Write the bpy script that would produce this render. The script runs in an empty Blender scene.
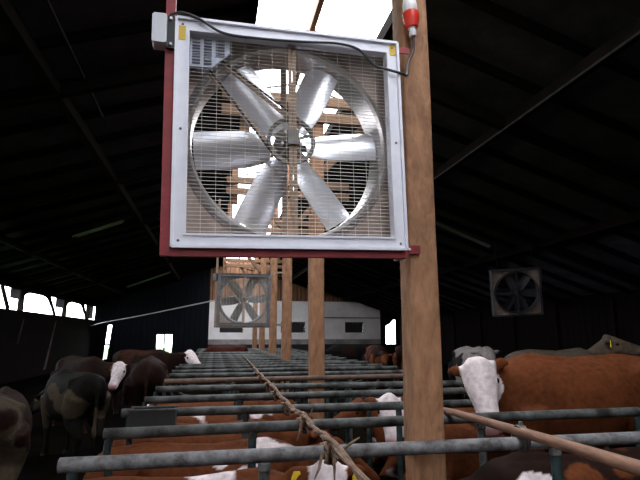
import bpy, bmesh, math, random
from mathutils import Vector, Matrix, Quaternion, noise

sc = bpy.context.scene
COL = sc.collection
random.seed(7)
PI = math.pi

# ------------------------------------------------------------------ camera
EYE = 1.65
cam_d = bpy.data.cameras.new('camera')
cam_d.sensor_width = 36.0
cam_d.lens = 500.0 / 640.0 * 36.0
cam_d.clip_start = 0.05
cam_d.clip_end = 500
cam = bpy.data.objects.new('camera', cam_d)
COL.objects.link(cam)
cam.location = (0, 0, EYE)
cam.rotation_euler = (math.radians(90 + 10.758), 0, math.radians(-11.657))
sc.camera = cam

# ------------------------------------------------------------------ sky, light, exposure
world = bpy.data.worlds.new('overcast_sky')
sc.world = world
world.use_nodes = True
bg = world.node_tree.nodes['Background']
bg.inputs[0].default_value = (0.93, 0.95, 1.0, 1)
bg.inputs[1].default_value = 10.0
# portal under the open ridge light: guides sky samples, adds no light of its own
pl = bpy.data.lights.new('ridge_portal', 'AREA')
pl.shape = 'RECTANGLE'
pl.size, pl.size_y = 2.4, 50.0
pl.cycles.is_portal = True
po = bpy.data.objects.new('ridge_portal', pl)
COL.objects.link(po)
po.location = (1.5, 11.0, 6.62)
vs = sc.view_settings
vs.view_transform = 'Standard'
vs.look = 'None'
vs.gamma = 1.0
vs.exposure = 0.0
vs.use_curve_mapping = False
sc.cycles.use_denoising = True
sc.cycles.max_bounces = 8
sc.cycles.transparent_max_bounces = 12
sc.cycles.sample_clamp_indirect = 6.0


# ------------------------------------------------------------------ materials
def mat(name, col, rough=0.6, metal=0.0, var=None, scale=6.0, detail=4.0, bump=0.0, bscale=None,
        stretch=(1, 1, 1), spec=0.5, pos=(0.35, 0.68)):
    m = bpy.data.materials.new(name)
    m.use_nodes = True
    nt = m.node_tree
    b = nt.nodes['Principled BSDF']
    b.inputs['Roughness'].default_value = rough
    b.inputs['Metallic'].default_value = metal
    b.inputs['Specular IOR Level'].default_value = spec
    b.inputs['Base Color'].default_value = (*col, 1)
    if var is not None or bump:
        tc = nt.nodes.new('ShaderNodeTexCoord')
        mp = nt.nodes.new('ShaderNodeMapping')
        mp.inputs['Scale'].default_value = stretch
        nt.links.new(tc.outputs['Object'], mp.inputs[0])
    if var is not None:
        n = nt.nodes.new('ShaderNodeTexNoise')
        n.inputs['Scale'].default_value = scale
        n.inputs['Detail'].default_value = detail
        n.inputs['Roughness'].default_value = 0.65
        nt.links.new(mp.outputs[0], n.inputs[0])
        r = nt.nodes.new('ShaderNodeValToRGB')
        r.color_ramp.elements[0].position = pos[0]
        r.color_ramp.elements[1].position = pos[1]
        r.color_ramp.elements[0].color = (*var, 1)
        r.color_ramp.elements[1].color = (*col, 1)
        nt.links.new(n.outputs[0], r.inputs[0])
        nt.links.new(r.outputs[0], b.inputs['Base Color'])
    if bump:
        n2 = nt.nodes.new('ShaderNodeTexNoise')
        n2.inputs['Scale'].default_value = bscale or scale * 3
        n2.inputs['Detail'].default_value = 3
        nt.links.new(mp.outputs[0], n2.inputs[0])
        bp = nt.nodes.new('ShaderNodeBump')
        bp.inputs['Strength'].default_value = bump
        bp.inputs['Distance'].default_value = 0.02
        nt.links.new(n2.outputs[0], bp.inputs['Height'])
        nt.links.new(bp.outputs[0], b.inputs['Normal'])
    return m


def boards_mat(name, col, dark, axis, pitch):
    """far boarding: grain plus thin dark joints every pitch metres along the given object axis"""
    m = mat(name, col, 0.85, var=tuple(c * 0.5 for c in col), scale=2.0, stretch=(3, 3, 0.4), spec=0.05)
    nt = m.node_tree
    b = nt.nodes['Principled BSDF']
    src = b.inputs['Base Color'].links[0].from_socket
    tc = nt.nodes.new('ShaderNodeTexCoord')
    sp = nt.nodes.new('ShaderNodeSeparateXYZ')
    nt.links.new(tc.outputs['Object'], sp.inputs[0])
    md = nt.nodes.new('ShaderNodeMath'); md.operation = 'DIVIDE'
    md.inputs[1].default_value = pitch
    nt.links.new(sp.outputs[axis], md.inputs[0])
    fr = nt.nodes.new('ShaderNodeMath'); fr.operation = 'FRACT'
    nt.links.new(md.outputs[0], fr.inputs[0])
    lt = nt.nodes.new('ShaderNodeMath'); lt.operation = 'LESS_THAN'
    lt.inputs[1].default_value = 0.16
    nt.links.new(fr.outputs[0], lt.inputs[0])
    mx = nt.nodes.new('ShaderNodeMix'); mx.data_type = 'RGBA'
    nt.links.new(lt.outputs[0], mx.inputs[0])
    nt.links.new(src, mx.inputs[6])
    mx.inputs[7].default_value = (*dark, 1)
    nt.links.new(mx.outputs[2], b.inputs['Base Color'])
    return m


M = {}
M['wood'] = mat('post_timber', (0.43, 0.215, 0.108), 0.75, var=(0.17, 0.075, 0.034), scale=4, detail=8, bump=0.6, bscale=18, stretch=(2.4, 2.4, 0.9), pos=(0.28, 0.66))
M['wood_y'] = mat('beam_timber', (0.27, 0.15, 0.085), 0.8, var=(0.14, 0.075, 0.04), scale=5, detail=8, bump=0.3, bscale=14, stretch=(0.4, 3, 4))
M['darkwood'] = mat('smoked_timber', (0.012, 0.008, 0.007), 0.95, var=(0.006, 0.005, 0.004), scale=4, spec=0.05)  # one near-black brown for rafters, studs and bars
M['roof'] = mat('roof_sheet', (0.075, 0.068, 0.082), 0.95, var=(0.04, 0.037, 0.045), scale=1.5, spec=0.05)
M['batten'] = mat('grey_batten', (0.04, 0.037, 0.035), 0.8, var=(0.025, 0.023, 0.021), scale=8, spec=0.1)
M['concrete'] = mat('dung_stained_concrete', (0.006, 0.005, 0.0045), 0.95, var=(0.003, 0.0025, 0.002), scale=2.5, detail=8, bump=0.3, spec=0.0)  # concrete darkened to near-black to cut bounced light
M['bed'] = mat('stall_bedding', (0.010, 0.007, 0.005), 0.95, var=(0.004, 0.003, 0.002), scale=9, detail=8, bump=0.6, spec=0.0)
M['grass'] = mat('outside_grass', (0.10, 0.19, 0.05), 0.9, var=(0.06, 0.12, 0.03), scale=3)
M['whitewall'] = mat('whitewash', (0.86, 0.83, 0.83), 0.85, var=(0.66, 0.62, 0.60), scale=0.8, detail=8)
M['dado'] = mat('dirty_plaster', (0.36, 0.33, 0.32), 0.85, var=(0.17, 0.15, 0.14), scale=1.4, detail=8)
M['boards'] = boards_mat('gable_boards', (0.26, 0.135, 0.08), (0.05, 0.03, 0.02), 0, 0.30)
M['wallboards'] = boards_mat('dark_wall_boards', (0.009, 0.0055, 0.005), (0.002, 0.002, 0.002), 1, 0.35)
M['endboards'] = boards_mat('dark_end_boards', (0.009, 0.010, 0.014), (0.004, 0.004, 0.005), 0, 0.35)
M['pit'] = mat('dark_opening', (0.015, 0.014, 0.016), 0.9)
M['galv'] = mat('galvanised_sheet', (0.86, 0.86, 0.92), 0.5, metal=0.15, var=(0.76, 0.76, 0.84), scale=9, detail=3, pos=(0.3, 0.7))
M['galv2'] = mat('galvanised_inner', (0.74, 0.70, 0.70), 0.30, metal=0.9, var=(0.60, 0.56, 0.56), scale=7)
M['plate'] = mat('dusty_orifice_plate', (0.46, 0.36, 0.31), 0.5, metal=0.3, var=(0.24, 0.17, 0.14), scale=4)  # brown reflection painted into the galvanised sheet colour
M['alu'] = mat('blade_aluminium', (0.88, 0.89, 0.95), 0.33, metal=0.7, var=(0.80, 0.81, 0.87), scale=5)
M['wire'] = mat('guard_wire', (0.75, 0.70, 0.62), 0.5, metal=0.2)
M['dull'] = mat('dull_dusty_sheet', (0.22, 0.21, 0.22), 0.6, metal=0.3, var=(0.14, 0.13, 0.13), scale=8)  # fan sheet with the far fan's shade put into its colour
M['dullblade'] = mat('dusty_blade', (0.10, 0.10, 0.10), 0.6, metal=0.2, var=(0.06, 0.06, 0.06), scale=8)  # blade darkened in its colour to read as a backlit silhouette
M['grime'] = mat('grimy_sheet', (0.022, 0.023, 0.03), 0.7, var=(0.012, 0.012, 0.016), scale=8)  # fan metals darkened in colour for the shaded fan on the right
M['steel'] = mat('dull_steel', (0.20, 0.18, 0.17), 0.5, metal=0.4, var=(0.11, 0.10, 0.09), scale=12)
M['rustbar'] = mat('tan_strut', (0.42, 0.30, 0.22), 0.6, metal=0.2, var=(0.28, 0.18, 0.12), scale=15)
M['rubber'] = mat('black_rubber', (0.018, 0.018, 0.02), 0.55)
M['red'] = mat('red_oxide_paint', (0.33, 0.035, 0.04), 0.55, var=(0.21, 0.025, 0.03), scale=8)
M['motor'] = mat('motor_blue_grey', (0.50, 0.55, 0.68), 0.5, metal=0.2)
M['slot'] = mat('motor_slot', (0.10, 0.10, 0.15), 0.7)
M['yellow'] = mat('yellow_label', (0.75, 0.5, 0.06), 0.5)
M['tag'] = mat('yellow_ear_tag', (0.85, 0.60, 0.04), 0.45)
M['box'] = mat('box_grey', (0.66, 0.68, 0.72), 0.45)
M['plugred'] = mat('plug_red', (0.72, 0.04, 0.02), 0.35)
M['plugwhite'] = mat('plug_white', (0.82, 0.80, 0.80), 0.4)
M['pipe'] = mat('galvanised_pipe', (0.115, 0.12, 0.115), 0.6, metal=0.1, var=(0.022, 0.02, 0.017), scale=7, detail=10, bump=0.2, pos=(0.38, 0.64), spec=0.25)
M['pipe_near'] = mat('galvanised_pipe_worn', (0.20, 0.195, 0.20), 0.6, metal=0.1, var=(0.07, 0.062, 0.058), scale=12, detail=10, bump=0.3, pos=(0.36, 0.62), spec=0.25)  # lighter, mottled grey for the nearest rail
M['pipegreen'] = mat('green_pipe', (0.035, 0.06, 0.06), 0.6, metal=0.1, var=(0.012, 0.02, 0.02), scale=10, detail=8, pos=(0.38, 0.62), spec=0.3)
M['rustpipe'] = mat('rusty_pipe', (0.15, 0.085, 0.055), 0.7, var=(0.06, 0.035, 0.025), scale=12, detail=8)
M['rope'] = mat('frayed_rope', (0.30, 0.20, 0.14), 0.9, var=(0.13, 0.075, 0.045), scale=25, bump=0.5)
M['rail_board'] = mat('neck_rail_wood', (0.27, 0.14, 0.085), 0.7, var=(0.13, 0.06, 0.035), scale=12, stretch=(3, 0.4, 3))
M['trough'] = mat('trough_steel', (0.03, 0.03, 0.03), 0.7, var=(0.015, 0.015, 0.015), scale=6)
M['eye'] = mat('eye_dark', (0.012, 0.01, 0.01), 0.15)
M['nostril'] = mat('nostril_pink', (0.30, 0.10, 0.10), 0.5)
M['dirty'] = mat('dirty_sheet', (0.30, 0.30, 0.32), 0.8, var=(0.12, 0.12, 0.13), scale=1.5)
M['pale'] = mat('pale_pipe', (0.34, 0.34, 0.33), 0.5)


def pane_mat():
    m = bpy.data.materials.new('skylight_sheet')
    m.use_nodes = True
    nt = m.node_tree
    nt.nodes.clear()
    o = nt.nodes.new('ShaderNodeOutputMaterial')
    t = nt.nodes.new('ShaderNodeBsdfTransparent')
    t.inputs[0].default_value = (0.96, 0.97, 0.98, 1)
    g = nt.nodes.new('ShaderNodeBsdfGlossy')
    g.inputs['Roughness'].default_value = 0.15
    mx = nt.nodes.new('ShaderNodeMixShader')
    mx.inputs[0].default_value = 0.05
    nt.links.new(t.outputs[0], mx.inputs[1])
    nt.links.new(g.outputs[0], mx.inputs[2])
    nt.links.new(mx.outputs[0], o.inputs[0])
    return m


M['pane'] = pane_mat()


def coat_mat():
    m = bpy.data.materials.new('cattle_coat')
    m.use_nodes = True
    nt = m.node_tree
    b = nt.nodes['Principled BSDF']
    b.inputs['Roughness'].default_value = 0.75
    b.inputs['Specular IOR Level'].default_value = 0.06
    a = nt.nodes.new('ShaderNodeAttribute')
    a.attribute_name = 'coat'
    tc = nt.nodes.new('ShaderNodeTexCoord')
    n = nt.nodes.new('ShaderNodeTexNoise')
    n.inputs['Scale'].default_value = 22
    n.inputs['Detail'].default_value = 6
    nt.links.new(tc.outputs['Object'], n.inputs[0])
    n3 = nt.nodes.new('ShaderNodeTexNoise')
    n3.inputs['Scale'].default_value = 4
    n3.inputs['Detail'].default_value = 5
    nt.links.new(tc.outputs['Object'], n3.inputs[0])
    ad = nt.nodes.new('ShaderNodeMath'); ad.operation = 'ADD'
    nt.links.new(n.outputs[0], ad.inputs[0])
    nt.links.new(n3.outputs[0], ad.inputs[1])
    r = nt.nodes.new('ShaderNodeMapRange')
    r.inputs[1].default_value = 0.6
    r.inputs[2].default_value = 1.4
    r.inputs[3].default_value = 0.55
    r.inputs[4].default_value = 1.4
    nt.links.new(ad.outputs[0], r.inputs[0])
    mx = nt.nodes.new('ShaderNodeVectorMath'); mx.operation = 'SCALE'
    nt.links.new(a.outputs['Color'], mx.inputs[0])
    nt.links.new(r.outputs[0], mx.inputs['Scale'])
    nt.links.new(mx.outputs[0], b.inputs['Base Color'])
    bp = nt.nodes.new('ShaderNodeBump')
    bp.inputs['Strength'].default_value = 0.35
    bp.inputs['Distance'].default_value = 0.015
    nt.links.new(n.outputs[0], bp.inputs['Height'])
    nt.links.new(bp.outputs[0], b.inputs['Normal'])
    return m


M['coat'] = coat_mat()


# ------------------------------------------------------------------ mesh builder
class MB:
    def __init__(self):
        self.v, self.f = [], []

    def add(self, vs_, fs_):
        o = len(self.v)
        self.v += [tuple(p) for p in vs_]
        self.f += [tuple(i + o for i in q) for q in fs_]
        return self

    def box(self, c, s, R=None):
        pts = []
        for dx in (-1, 1):
            for dy in (-1, 1):
                for dz in (-1, 1):
                    p = Vector((dx * s[0] / 2, dy * s[1] / 2, dz * s[2] / 2))
                    if R is not None:
                        p = R @ p
                    pts.append(p + Vector(c))
        return self.add(pts, [(0, 1, 3, 2), (4, 6, 7, 5), (0, 4, 5, 1), (2, 3, 7, 6), (0, 2, 6, 4), (1, 5, 7, 3)])

    def span(self, a, b):
        a, b = Vector(a), Vector(b)
        return self.box((a + b) / 2, b - a)

    def beam(self, p0, p1, w, h, cham=0.0, up=(0, 0, 1)):
        """timber from p0 to p1, w across, h along up, chamfered arrises"""
        p0, p1 = Vector(p0), Vector(p1)
        d = (p1 - p0).normalized()
        u = Vector(up)
        if abs(d.dot(u)) > 0.98:
            u = Vector((0, 1, 0))
        s = d.cross(u).normalized()
        u = s.cross(d).normalized()
        a, b = w / 2, h / 2
        if cham > 0:
            c = cham
            sec = [(-a + c, -b), (a - c, -b), (a, -b + c), (a, b - c), (a - c, b), (-a + c, b), (-a, b - c), (-a, -b + c)]
        else:
            sec = [(-a, -b), (a, -b), (a, b), (-a, b)]
        n = len(sec)
        pts = [p0 + s * x + u * y for x, y in sec] + [p1 + s * x + u * y for x, y in sec]
        fs_ = [(i, (i + 1) % n, n + (i + 1) % n, n + i) for i in range(n)]
        fs_ += [tuple(range(n))[::-1], tuple(range(n, 2 * n))]
        return self.add(pts, fs_)

    def tube(self, pts, r, seg=10, caps=True):
        pts = [Vector(p) for p in pts]
        rs = r if isinstance(r, (list, tuple)) else [r] * len(pts)
        vs_, fs_ = [], []
        ref = None
        for i, p in enumerate(pts):
            d = (pts[min(i + 1, len(pts) - 1)] - pts[max(i - 1, 0)]).normalized()
            if ref is None:
                ref = Vector((0, 0, 1)) if abs(d.z) < 0.9 else Vector((1, 0, 0))
            s = d.cross(ref).normalized()
            u = s.cross(d).normalized()
            ref = u
            for k in range(seg):
                a = 2 * PI * k / seg
                vs_.append(p + (s * math.cos(a) + u * math.sin(a)) * rs[i])
        for i in range(len(pts) - 1):
            for k in range(seg):
                k2 = (k + 1) % seg
                fs_.append((i * seg + k, i * seg + k2, (i + 1) * seg + k2, (i + 1) * seg + k))
        if caps:
            fs_.append(tuple(range(seg))[::-1])
            n = (len(pts) - 1) * seg
            fs_.append(tuple(range(n, n + seg)))
        return self.add(vs_, fs_)

    def lathe(self, prof, c, axis='y', seg=32, closed=False):
        """prof: (radius, distance along axis)"""
        vs_, fs_ = [], []
        c = Vector(c)
        for (r, t) in prof:
            for k in range(seg):
                a = 2 * PI * k / seg
                x, y = r * math.cos(a), r * math.sin(a)
                if axis == 'y':
                    vs_.append(c + Vector((x, t, y)))
                elif axis == 'z':
                    vs_.append(c + Vector((x, y, t)))
                else:
                    vs_.append(c + Vector((t, x, y)))
        n = len(prof)
        for i in range(n if closed else n - 1):
            j = (i + 1) % n
            for k in range(seg):
                k2 = (k + 1) % seg
                fs_.append((i * seg + k, i * seg + k2, j * seg + k2, j * seg + k))
        return self.add(vs_, fs_)

    def prism(self, poly, axis, a, b):
        """polygon (2D) extruded along axis from a to b; 2D coords are the other two axes in order"""
        def mk(p, t):
            if axis == 'x':
                return (t, p[0], p[1])
            if axis == 'y':
                return (p[0], t, p[1])
            return (p[0], p[1], t)
        n = len(poly)
        pts = [mk(p, a) for p in poly] + [mk(p, b) for p in poly]
        fs_ = [(i, (i + 1) % n, n + (i + 1) % n, n + i) for i in range(n)]
        fs_ += [tuple(range(n))[::-1], tuple(range(n, 2 * n))]
        return self.add(pts, fs_)

    def loft(self, rings):
        """rings: (centre, side, up, half width, half height[, exponent])"""
        vs_, fs_ = [], []
        seg = 20
        for rg in rings:
            c, s, u, a, b = rg[:5]
            e = rg[5] if len(rg) > 5 else 2.3
            c, s, u = Vector(c), Vector(s), Vector(u)
            for k in range(seg):
                t = 2 * PI * k / seg
                ct, st = math.cos(t), math.sin(t)
                x = math.copysign(abs(ct) ** (2 / e), ct) * a
                y = math.copysign(abs(st) ** (2 / e), st) * b
                vs_.append(c + s * x + u * y)
        n = len(rings)
        for i in range(n - 1):
            for k in range(seg):
                k2 = (k + 1) % seg
                fs_.append((i * seg + k, i * seg + k2, (i + 1) * seg + k2, (i + 1) * seg + k))
        fs_.append(tuple(range(seg))[::-1])
        fs_.append(tuple(range((n - 1) * seg, n * seg)))
        return self.add(vs_, fs_)

    def mesh(self, name, m, smooth=False):
        me = bpy.data.meshes.new(name)
        me.from_pydata(self.v, [], self.f)
        bm = bmesh.new()
        bm.from_mesh(me)
        bmesh.ops.recalc_face_normals(bm, faces=bm.faces)
        bm.to_mesh(me)
        bm.free()
        if m is not None:
            me.materials.append(M[m])
        if smooth:
            me.polygons.foreach_set('use_smooth', [True] * len(me.polygons))
            if smooth != 'all':
                me.set_sharp_from_angle(angle=math.radians(40))
        return me

    def build(self, name, m, parent=None, smooth=False):
        return link(name, self.mesh(name, m, smooth), parent)


def link(name, me, parent=None):
    o = bpy.data.objects.new(name, me)
    COL.objects.link(o)
    if parent is not None:
        o.parent = parent
    return o


def tag(o, label=None, cat=None, group=None, kind=None):
    if label: o['label'] = label
    if cat: o['category'] = cat
    if group: o['group'] = group
    if kind: o['kind'] = kind
    return o


def thing(name, label, cat, loc=(0, 0, 0), rot=(0, 0, 0), group=None):
    o = bpy.data.objects.new(name, None)
    COL.objects.link(o)
    o.empty_display_size = 0.2
    o.location = loc
    o.rotation_euler = rot
    return tag(o, label, cat, group)


def copy_tree(o, parent=None):
    c = o.copy()
    COL.objects.link(c)
    c.parent = parent
    for ch in list(o.children):
        copy_tree(ch, c)
    return c


def struct(name, mb, m, label, cat):
    return tag(mb.build(name, m), label, cat, kind='structure')


# ------------------------------------------------------------------ barn shell
XL, XR, YB, YE = -7.9, 13.5, -14.0, 36.0
RX = 1.5                       # ridge line
SL, SR, SZ = 0.4, 2.6, 6.70    # edges of the open ridge light
PITCH = 0.33
def roof_z(x):
    return SZ - PITCH * (SL - x) if x < RX else SZ - PITCH * (x - SR)

ground = struct('ground', MB().span((-60, -40, -0.6), (70, 90, -0.45)), 'grass', 'green grass outside the barn walls', 'ground')
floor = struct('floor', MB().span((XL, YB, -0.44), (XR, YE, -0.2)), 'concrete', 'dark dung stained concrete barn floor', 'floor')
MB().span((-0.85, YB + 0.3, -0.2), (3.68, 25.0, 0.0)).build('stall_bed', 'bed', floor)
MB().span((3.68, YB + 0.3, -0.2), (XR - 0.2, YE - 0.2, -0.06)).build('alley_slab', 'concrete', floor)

ceil = MB()
ceil.prism([(XL - 0.5, roof_z(XL - 0.5)), (SL, SZ), (SL, SZ + 0.05), (XL - 0.5, roof_z(XL - 0.5) + 0.05)], 'y', YB - 0.3, YE + 0.3)
ceil.prism([(SR, SZ), (XR + 0.5, roof_z(XR + 0.5)), (XR + 0.5, roof_z(XR + 0.5) + 0.05), (SR, SZ + 0.05)], 'y', YB - 0.3, YE + 0.3)
ceiling = struct('ceiling', ceil, 'roof', 'dark roof sheeting either side of the ridge light', 'ceiling')
ys = [YB + 0.6 + 1.2 * i for i in range(42)]
rl = MB().beam((XL, 0, roof_z(XL) - 0.08), (SL, 0, SZ - 0.08), 0.07, 0.15).mesh('rafter', 'darkwood')
rr = MB().beam((SR, 0, SZ - 0.08), (XR, 0, roof_z(XR) - 0.08), 0.07, 0.15).mesh('rafter', 'darkwood')
for y in ys:
    for me in (rl, rr):
        link('rafter', me, ceiling).location.y = y
for x in (-6.0, -2.6, 5.25, 9.2):
    MB().beam((x, YB, roof_z(x) - 0.26), (x, YE, roof_z(x) - 0.26), 0.14, 0.2).build('purlin', 'darkwood', ceiling)
    MB().span((x - 0.10, YB, roof_z(x) - 0.405), (x - 0.05, YE, roof_z(x) - 0.365)).build('conduit', 'batten', ceiling) if x == 5.25 else None  # pale strip added as the purlin's light edge
for x in (SL, SR):
    MB().beam((x, YB, SZ - 0.09), (x, YE, SZ - 0.09), 0.10, 0.24).build('ridge_light_kerb', 'darkwood', ceiling)
tag(MB().tube([(-2.15, 5.2, roof_z(-2.15) - 0.2), (-2.2, 9.35, roof_z(-2.2) - 0.2)], 0.022, 8).build('conduit', 'batten', ceiling), 'grey conduit run along the roof')

# ridge light: glazing bars, ridge board, clear sheets
sky = bpy.data.objects.new('window_1', None)
COL.objects.link(sky)
tag(sky, 'long bright ridge light open to the white sky', 'skylight', kind='structure')
MB().beam((RX - 0.03, YB, 6.96), (RX - 0.03, YE, 6.96), 0.09, 0.12).build('ridge_board', 'wood_y', sky)
gl = MB().beam((SL, 0, SZ + 0.06), (RX, 0, 7.04), 0.025, 0.03).mesh('glazing_bar', 'darkwood')
gr = MB().beam((RX, 0, 7.04), (SR, 0, SZ + 0.06), 0.025, 0.03).mesh('glazing_bar', 'darkwood')
pl_ = MB().add([(SL, 0, SZ + 0.085), (RX, 0, 7.065), (RX, 2.0, 7.065), (SL, 2.0, SZ + 0.085)], [(0, 1, 2, 3)]).mesh('pane', 'pane')
pr_ = MB().add([(RX, 0, 7.065), (SR, 0, SZ + 0.085), (SR, 2.0, SZ + 0.085), (RX, 2.0, 7.065)], [(0, 1, 2, 3)]).mesh('pane', 'pane')
for i in range(25):
    y = YB + 2.0 * i
    for me, nm in ((gl, 'glazing_bar'), (gr, 'glazing_bar'), (pl_, 'pane'), (pr_, 'pane')):
        link(nm, me, sky).location.y = y

# left wall: boarding with leaning gaps, window band under the eave
wl = MB()
ZB, ZT = 2.64, 3.50
def wl_piece(*p):
    wl.prism(list(p), 'x', XL - 0.12, XL)
ZS = 2.35
wl_piece((YB, -0.44), (YB, ZS), (23.32, ZS), (22.9, 1.3), (22.9, -0.44))
wl_piece((22.9, -0.44), (22.9, 1.3), (23.02, 1.3), (23.02, -0.44))
wl_piece((23.02, -0.44), (23.02, 1.3), (23.46, ZS), (27.72, ZS), (26.55, 0.05), (26.4, -0.44))
wl_piece((26.4, -0.44), (26.55, 0.05), (26.92, 0.05), (26.8, -0.44))
wl_piece((26.8, -0.44), (26.92, 0.05), (27.86, ZS), (YE, ZS), (YE, -0.44))
wl_piece((YB, ZS), (YB, ZB), (YE, ZB), (YE, ZS))
wl.span((XL - 0.12, YB, ZT), (XL, YE, roof_z(XL) + 0.02))
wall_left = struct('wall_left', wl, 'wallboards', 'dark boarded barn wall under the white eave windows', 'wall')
for y in (-8, -4, 0, 4, 8, 12, 16, 19.5, 23.0, 29.25, 34.3):
    MB().beam((XL - 0.06, y, ZB), (XL - 0.06, y, ZT), 0.2, 0.14).build('stud', 'darkwood', wall_left)
for y0, y1 in ((20.95, 21.75), (26.55, 27.65), (33.1, 34.0)):
    MB().beam((XL - 0.06, y0, ZT), (XL - 0.06, y1, ZB), 0.08, 0.16).build('brace', 'darkwood', wall_left)
# added dark shapes that round the tops of the bright openings, like glare
for (y0, y1, d) in ((23.1, 26.9, 0.42), (29.4, 33.4, 0.55)):
    n = 14
    poly = [(y0, ZT + 0.05)]
    for i in range(n + 1):
        t = i / n
        poly.append((y0 + (y1 - y0) * t, ZT - 0.04 - d * abs(2 * t - 1) ** 5))
    poly.append((y1, ZT + 0.05))
    MB().prism(poly, 'x', XL - 0.10, XL - 0.08).build('curtain', 'darkwood', wall_left)
for (y0, y1, z0) in ((21.9, 22.9, 3.1), (27.75, 29.15, 3.05), (34.4, 35.9, 2.7)):
    MB().span((XL - 0.10, y0, z0), (XL - 0.09, y1, ZT)).build('dirty_pane', 'dirty', wall_left)

wr = MB()
wr.span((XR, YB, -0.44), (XR + 0.12, YE, 2.95))
wr.span((XR, YB, 2.95), (XR + 0.12, YE, roof_z(XR) + 0.02))
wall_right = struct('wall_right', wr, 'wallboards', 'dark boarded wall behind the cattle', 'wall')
MB().span((XR - 0.05, YB, 2.9), (XR, YE, 3.02)).build('wall_plate', 'darkwood', wall_right)
for y in range(-6, 36, 3):
    MB().beam((XR - 0.07, y, -0.2), (XR - 0.07, y, 2.9), 0.13, 0.13).build('stud', 'darkwood', wall_right)

wb = MB()
wb.prism([(XL, -0.44), (XL, roof_z(XL)), (SL, SZ), (RX, 7.04), (SR, SZ), (XR, roof_z(XR)), (XR, -0.44)], 'y', YB - 0.12, YB)
struct('wall_back', wb, 'boards', 'boarded gable wall behind the viewer', 'wall')

# end wall: dark boards on the left, whitewashed masonry, boarded gable above
K = 36.0 / 34.0
we = MB()
def wrect(mb, x0, x1, z0, z1, y0=YE, y1=YE + 0.12):
    mb.span((x0, y0, z0), (x1, y1, z1))
XS0, XS1 = -7.12, -6.86
we.prism([(XL, -0.44), (XS0 - 0.12, -0.44), (XS0 + 0.1, 2.3), (XL, 2.3)], 'y', YE, YE + 0.12)
wrect(we, XS0 - 0.1, XS1 + 0.1, 0.98, 1.08)
we.prism([(XS1 - 0.12, -0.44), (-3.86, -0.44), (-3.86, 2.3), (XS1 + 0.1, 2.3)], 'y', YE, YE + 0.12)
we.prism([(XS0 - 0.12, -0.44), (XS1 - 0.12, -0.44), (XS1, 0.08), (XS0, 0.08)], 'y', YE, YE + 0.12)
wrect(we, -3.86, -2.84, -0.44, 0.46)
wrect(we, -3.86, -2.84, 1.68, 2.3)
wrect(we, -2.84, -0.45, -0.44, 2.3)
we.prism([(XL, 2.3), (-0.45, 2.3), (-0.45, roof_z(-0.45)), (XL, roof_z(XL))], 'y', YE, YE + 0.12)
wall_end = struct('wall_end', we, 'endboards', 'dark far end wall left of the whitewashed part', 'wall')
w2 = bpy.data.objects.new('window_2', None)
COL.objects.link(w2)
w2.location = (-3.35, YE, 0.46)
tag(w2, 'small bright window with one mullion in the dark end wall', 'window', kind='structure')
MB().span((-0.05, 0, 0), (0.05, 0.08, 1.22)).build('mullion', 'darkwood', w2)
f = MB()
f.span((-0.52, -0.02, -0.05), (0.52, 0.08, 0.0)); f.span((-0.52, -0.02, 1.22), (0.52, 0.08, 1.27))
f.build('window_frame', 'darkwood', w2)
for s in (-1, 1):
    MB().span((0.05 * s if s > 0 else -0.51, 0.04, 0), (0.51 if s > 0 else -0.05, 0.05, 1.22)).build('pane', 'pane', w2)

ww = MB()
wx0, wx1, wz = -0.45, 12.0, 4.05
wins = [(0.3, 1.92), (4.58, 6.33), (9.3, 10.74)]
x = wx0
for a, b in wins:
    wrect(ww, x, a, 1.35, wz)
    wrect(ww, a, b, 1.35, 1.82)
    wrect(ww, a, b, 2.58, wz)
    x = b
wrect(ww, x, wx1, 1.35, wz)
wall_white = struct('wall_end_white', ww, 'whitewall', 'whitewashed far end wall with three dark windows', 'wall')
MB().span((wx0, YE - 0.02, 1.0), (wx1, YE + 0.12, 1.35)).build('dado', 'dado', wall_white)
MB().span((wx0, YE, -0.44), (wx1, YE + 0.12, 1.0)).build('plinth', 'pit', wall_white)  # dark solid strip standing in for the dark opening below the wall
MB().span((7.6, YE - 0.06, 2.86), (wx1, YE, 2.92)).build('ledge', 'batten', wall_white)
for n_, (a, b) in enumerate(wins):
    w = bpy.data.objects.new('window_%d' % (n_ + 3), None)
    COL.objects.link(w)
    w.location = ((a + b) / 2, YE, 1.82)
    tag(w, ['dark window half hidden behind the far hanging fan', 'dark window between two timber posts in the white wall',
            'dark window right of the timber posts in the white wall'][n_], 'window', kind='structure')
    h = (b - a) / 2
    f = MB()
    f.span((-h, 0.02, 0), (h, 0.07, 0.06)); f.span((-h, 0.02, 0.70), (h, 0.07, 0.76))
    f.span((-h, 0.02, 0.06), (-h + 0.06, 0.07, 0.7)); f.span((h - 0.06, 0.02, 0.06), (h, 0.07, 0.7))
    f.build('window_frame', 'pit', w)
    MB().span((-h + 0.06, 0.08, 0.06), (h - 0.06, 0.10, 0.7)).build('pane', 'pit', w)
wg = MB()
wg.prism([(-0.45, wz), (wx1, wz), (wx1, roof_z(wx1)), (SR, SZ), (RX, 7.04), (SL, SZ), (-0.45, roof_z(-0.45))], 'y', YE, YE + 0.12)
struct('wall_end_gable', wg, 'boards', 'brown boarded gable above the whitewashed wall', 'wall')
we2 = MB()
wrect(we2, 12.0, 12.42, -0.44, roof_z(12.0))
wrect(we2, 12.42, 13.2, -0.44, 1.0)
wrect(we2, 13.2, XR, -0.44, roof_z(XR))
we2.prism([(12.42, 2.3), (12.8, 2.5), (13.0, 2.75), (13.2, 2.8), (13.2, roof_z(13.2)), (12.42, roof_z(12.42))], 'y', YE, YE + 0.12)
struct('wall_end_corner', we2, 'endboards', 'dark boards around the bright opening in the far corner', 'wall')


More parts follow.
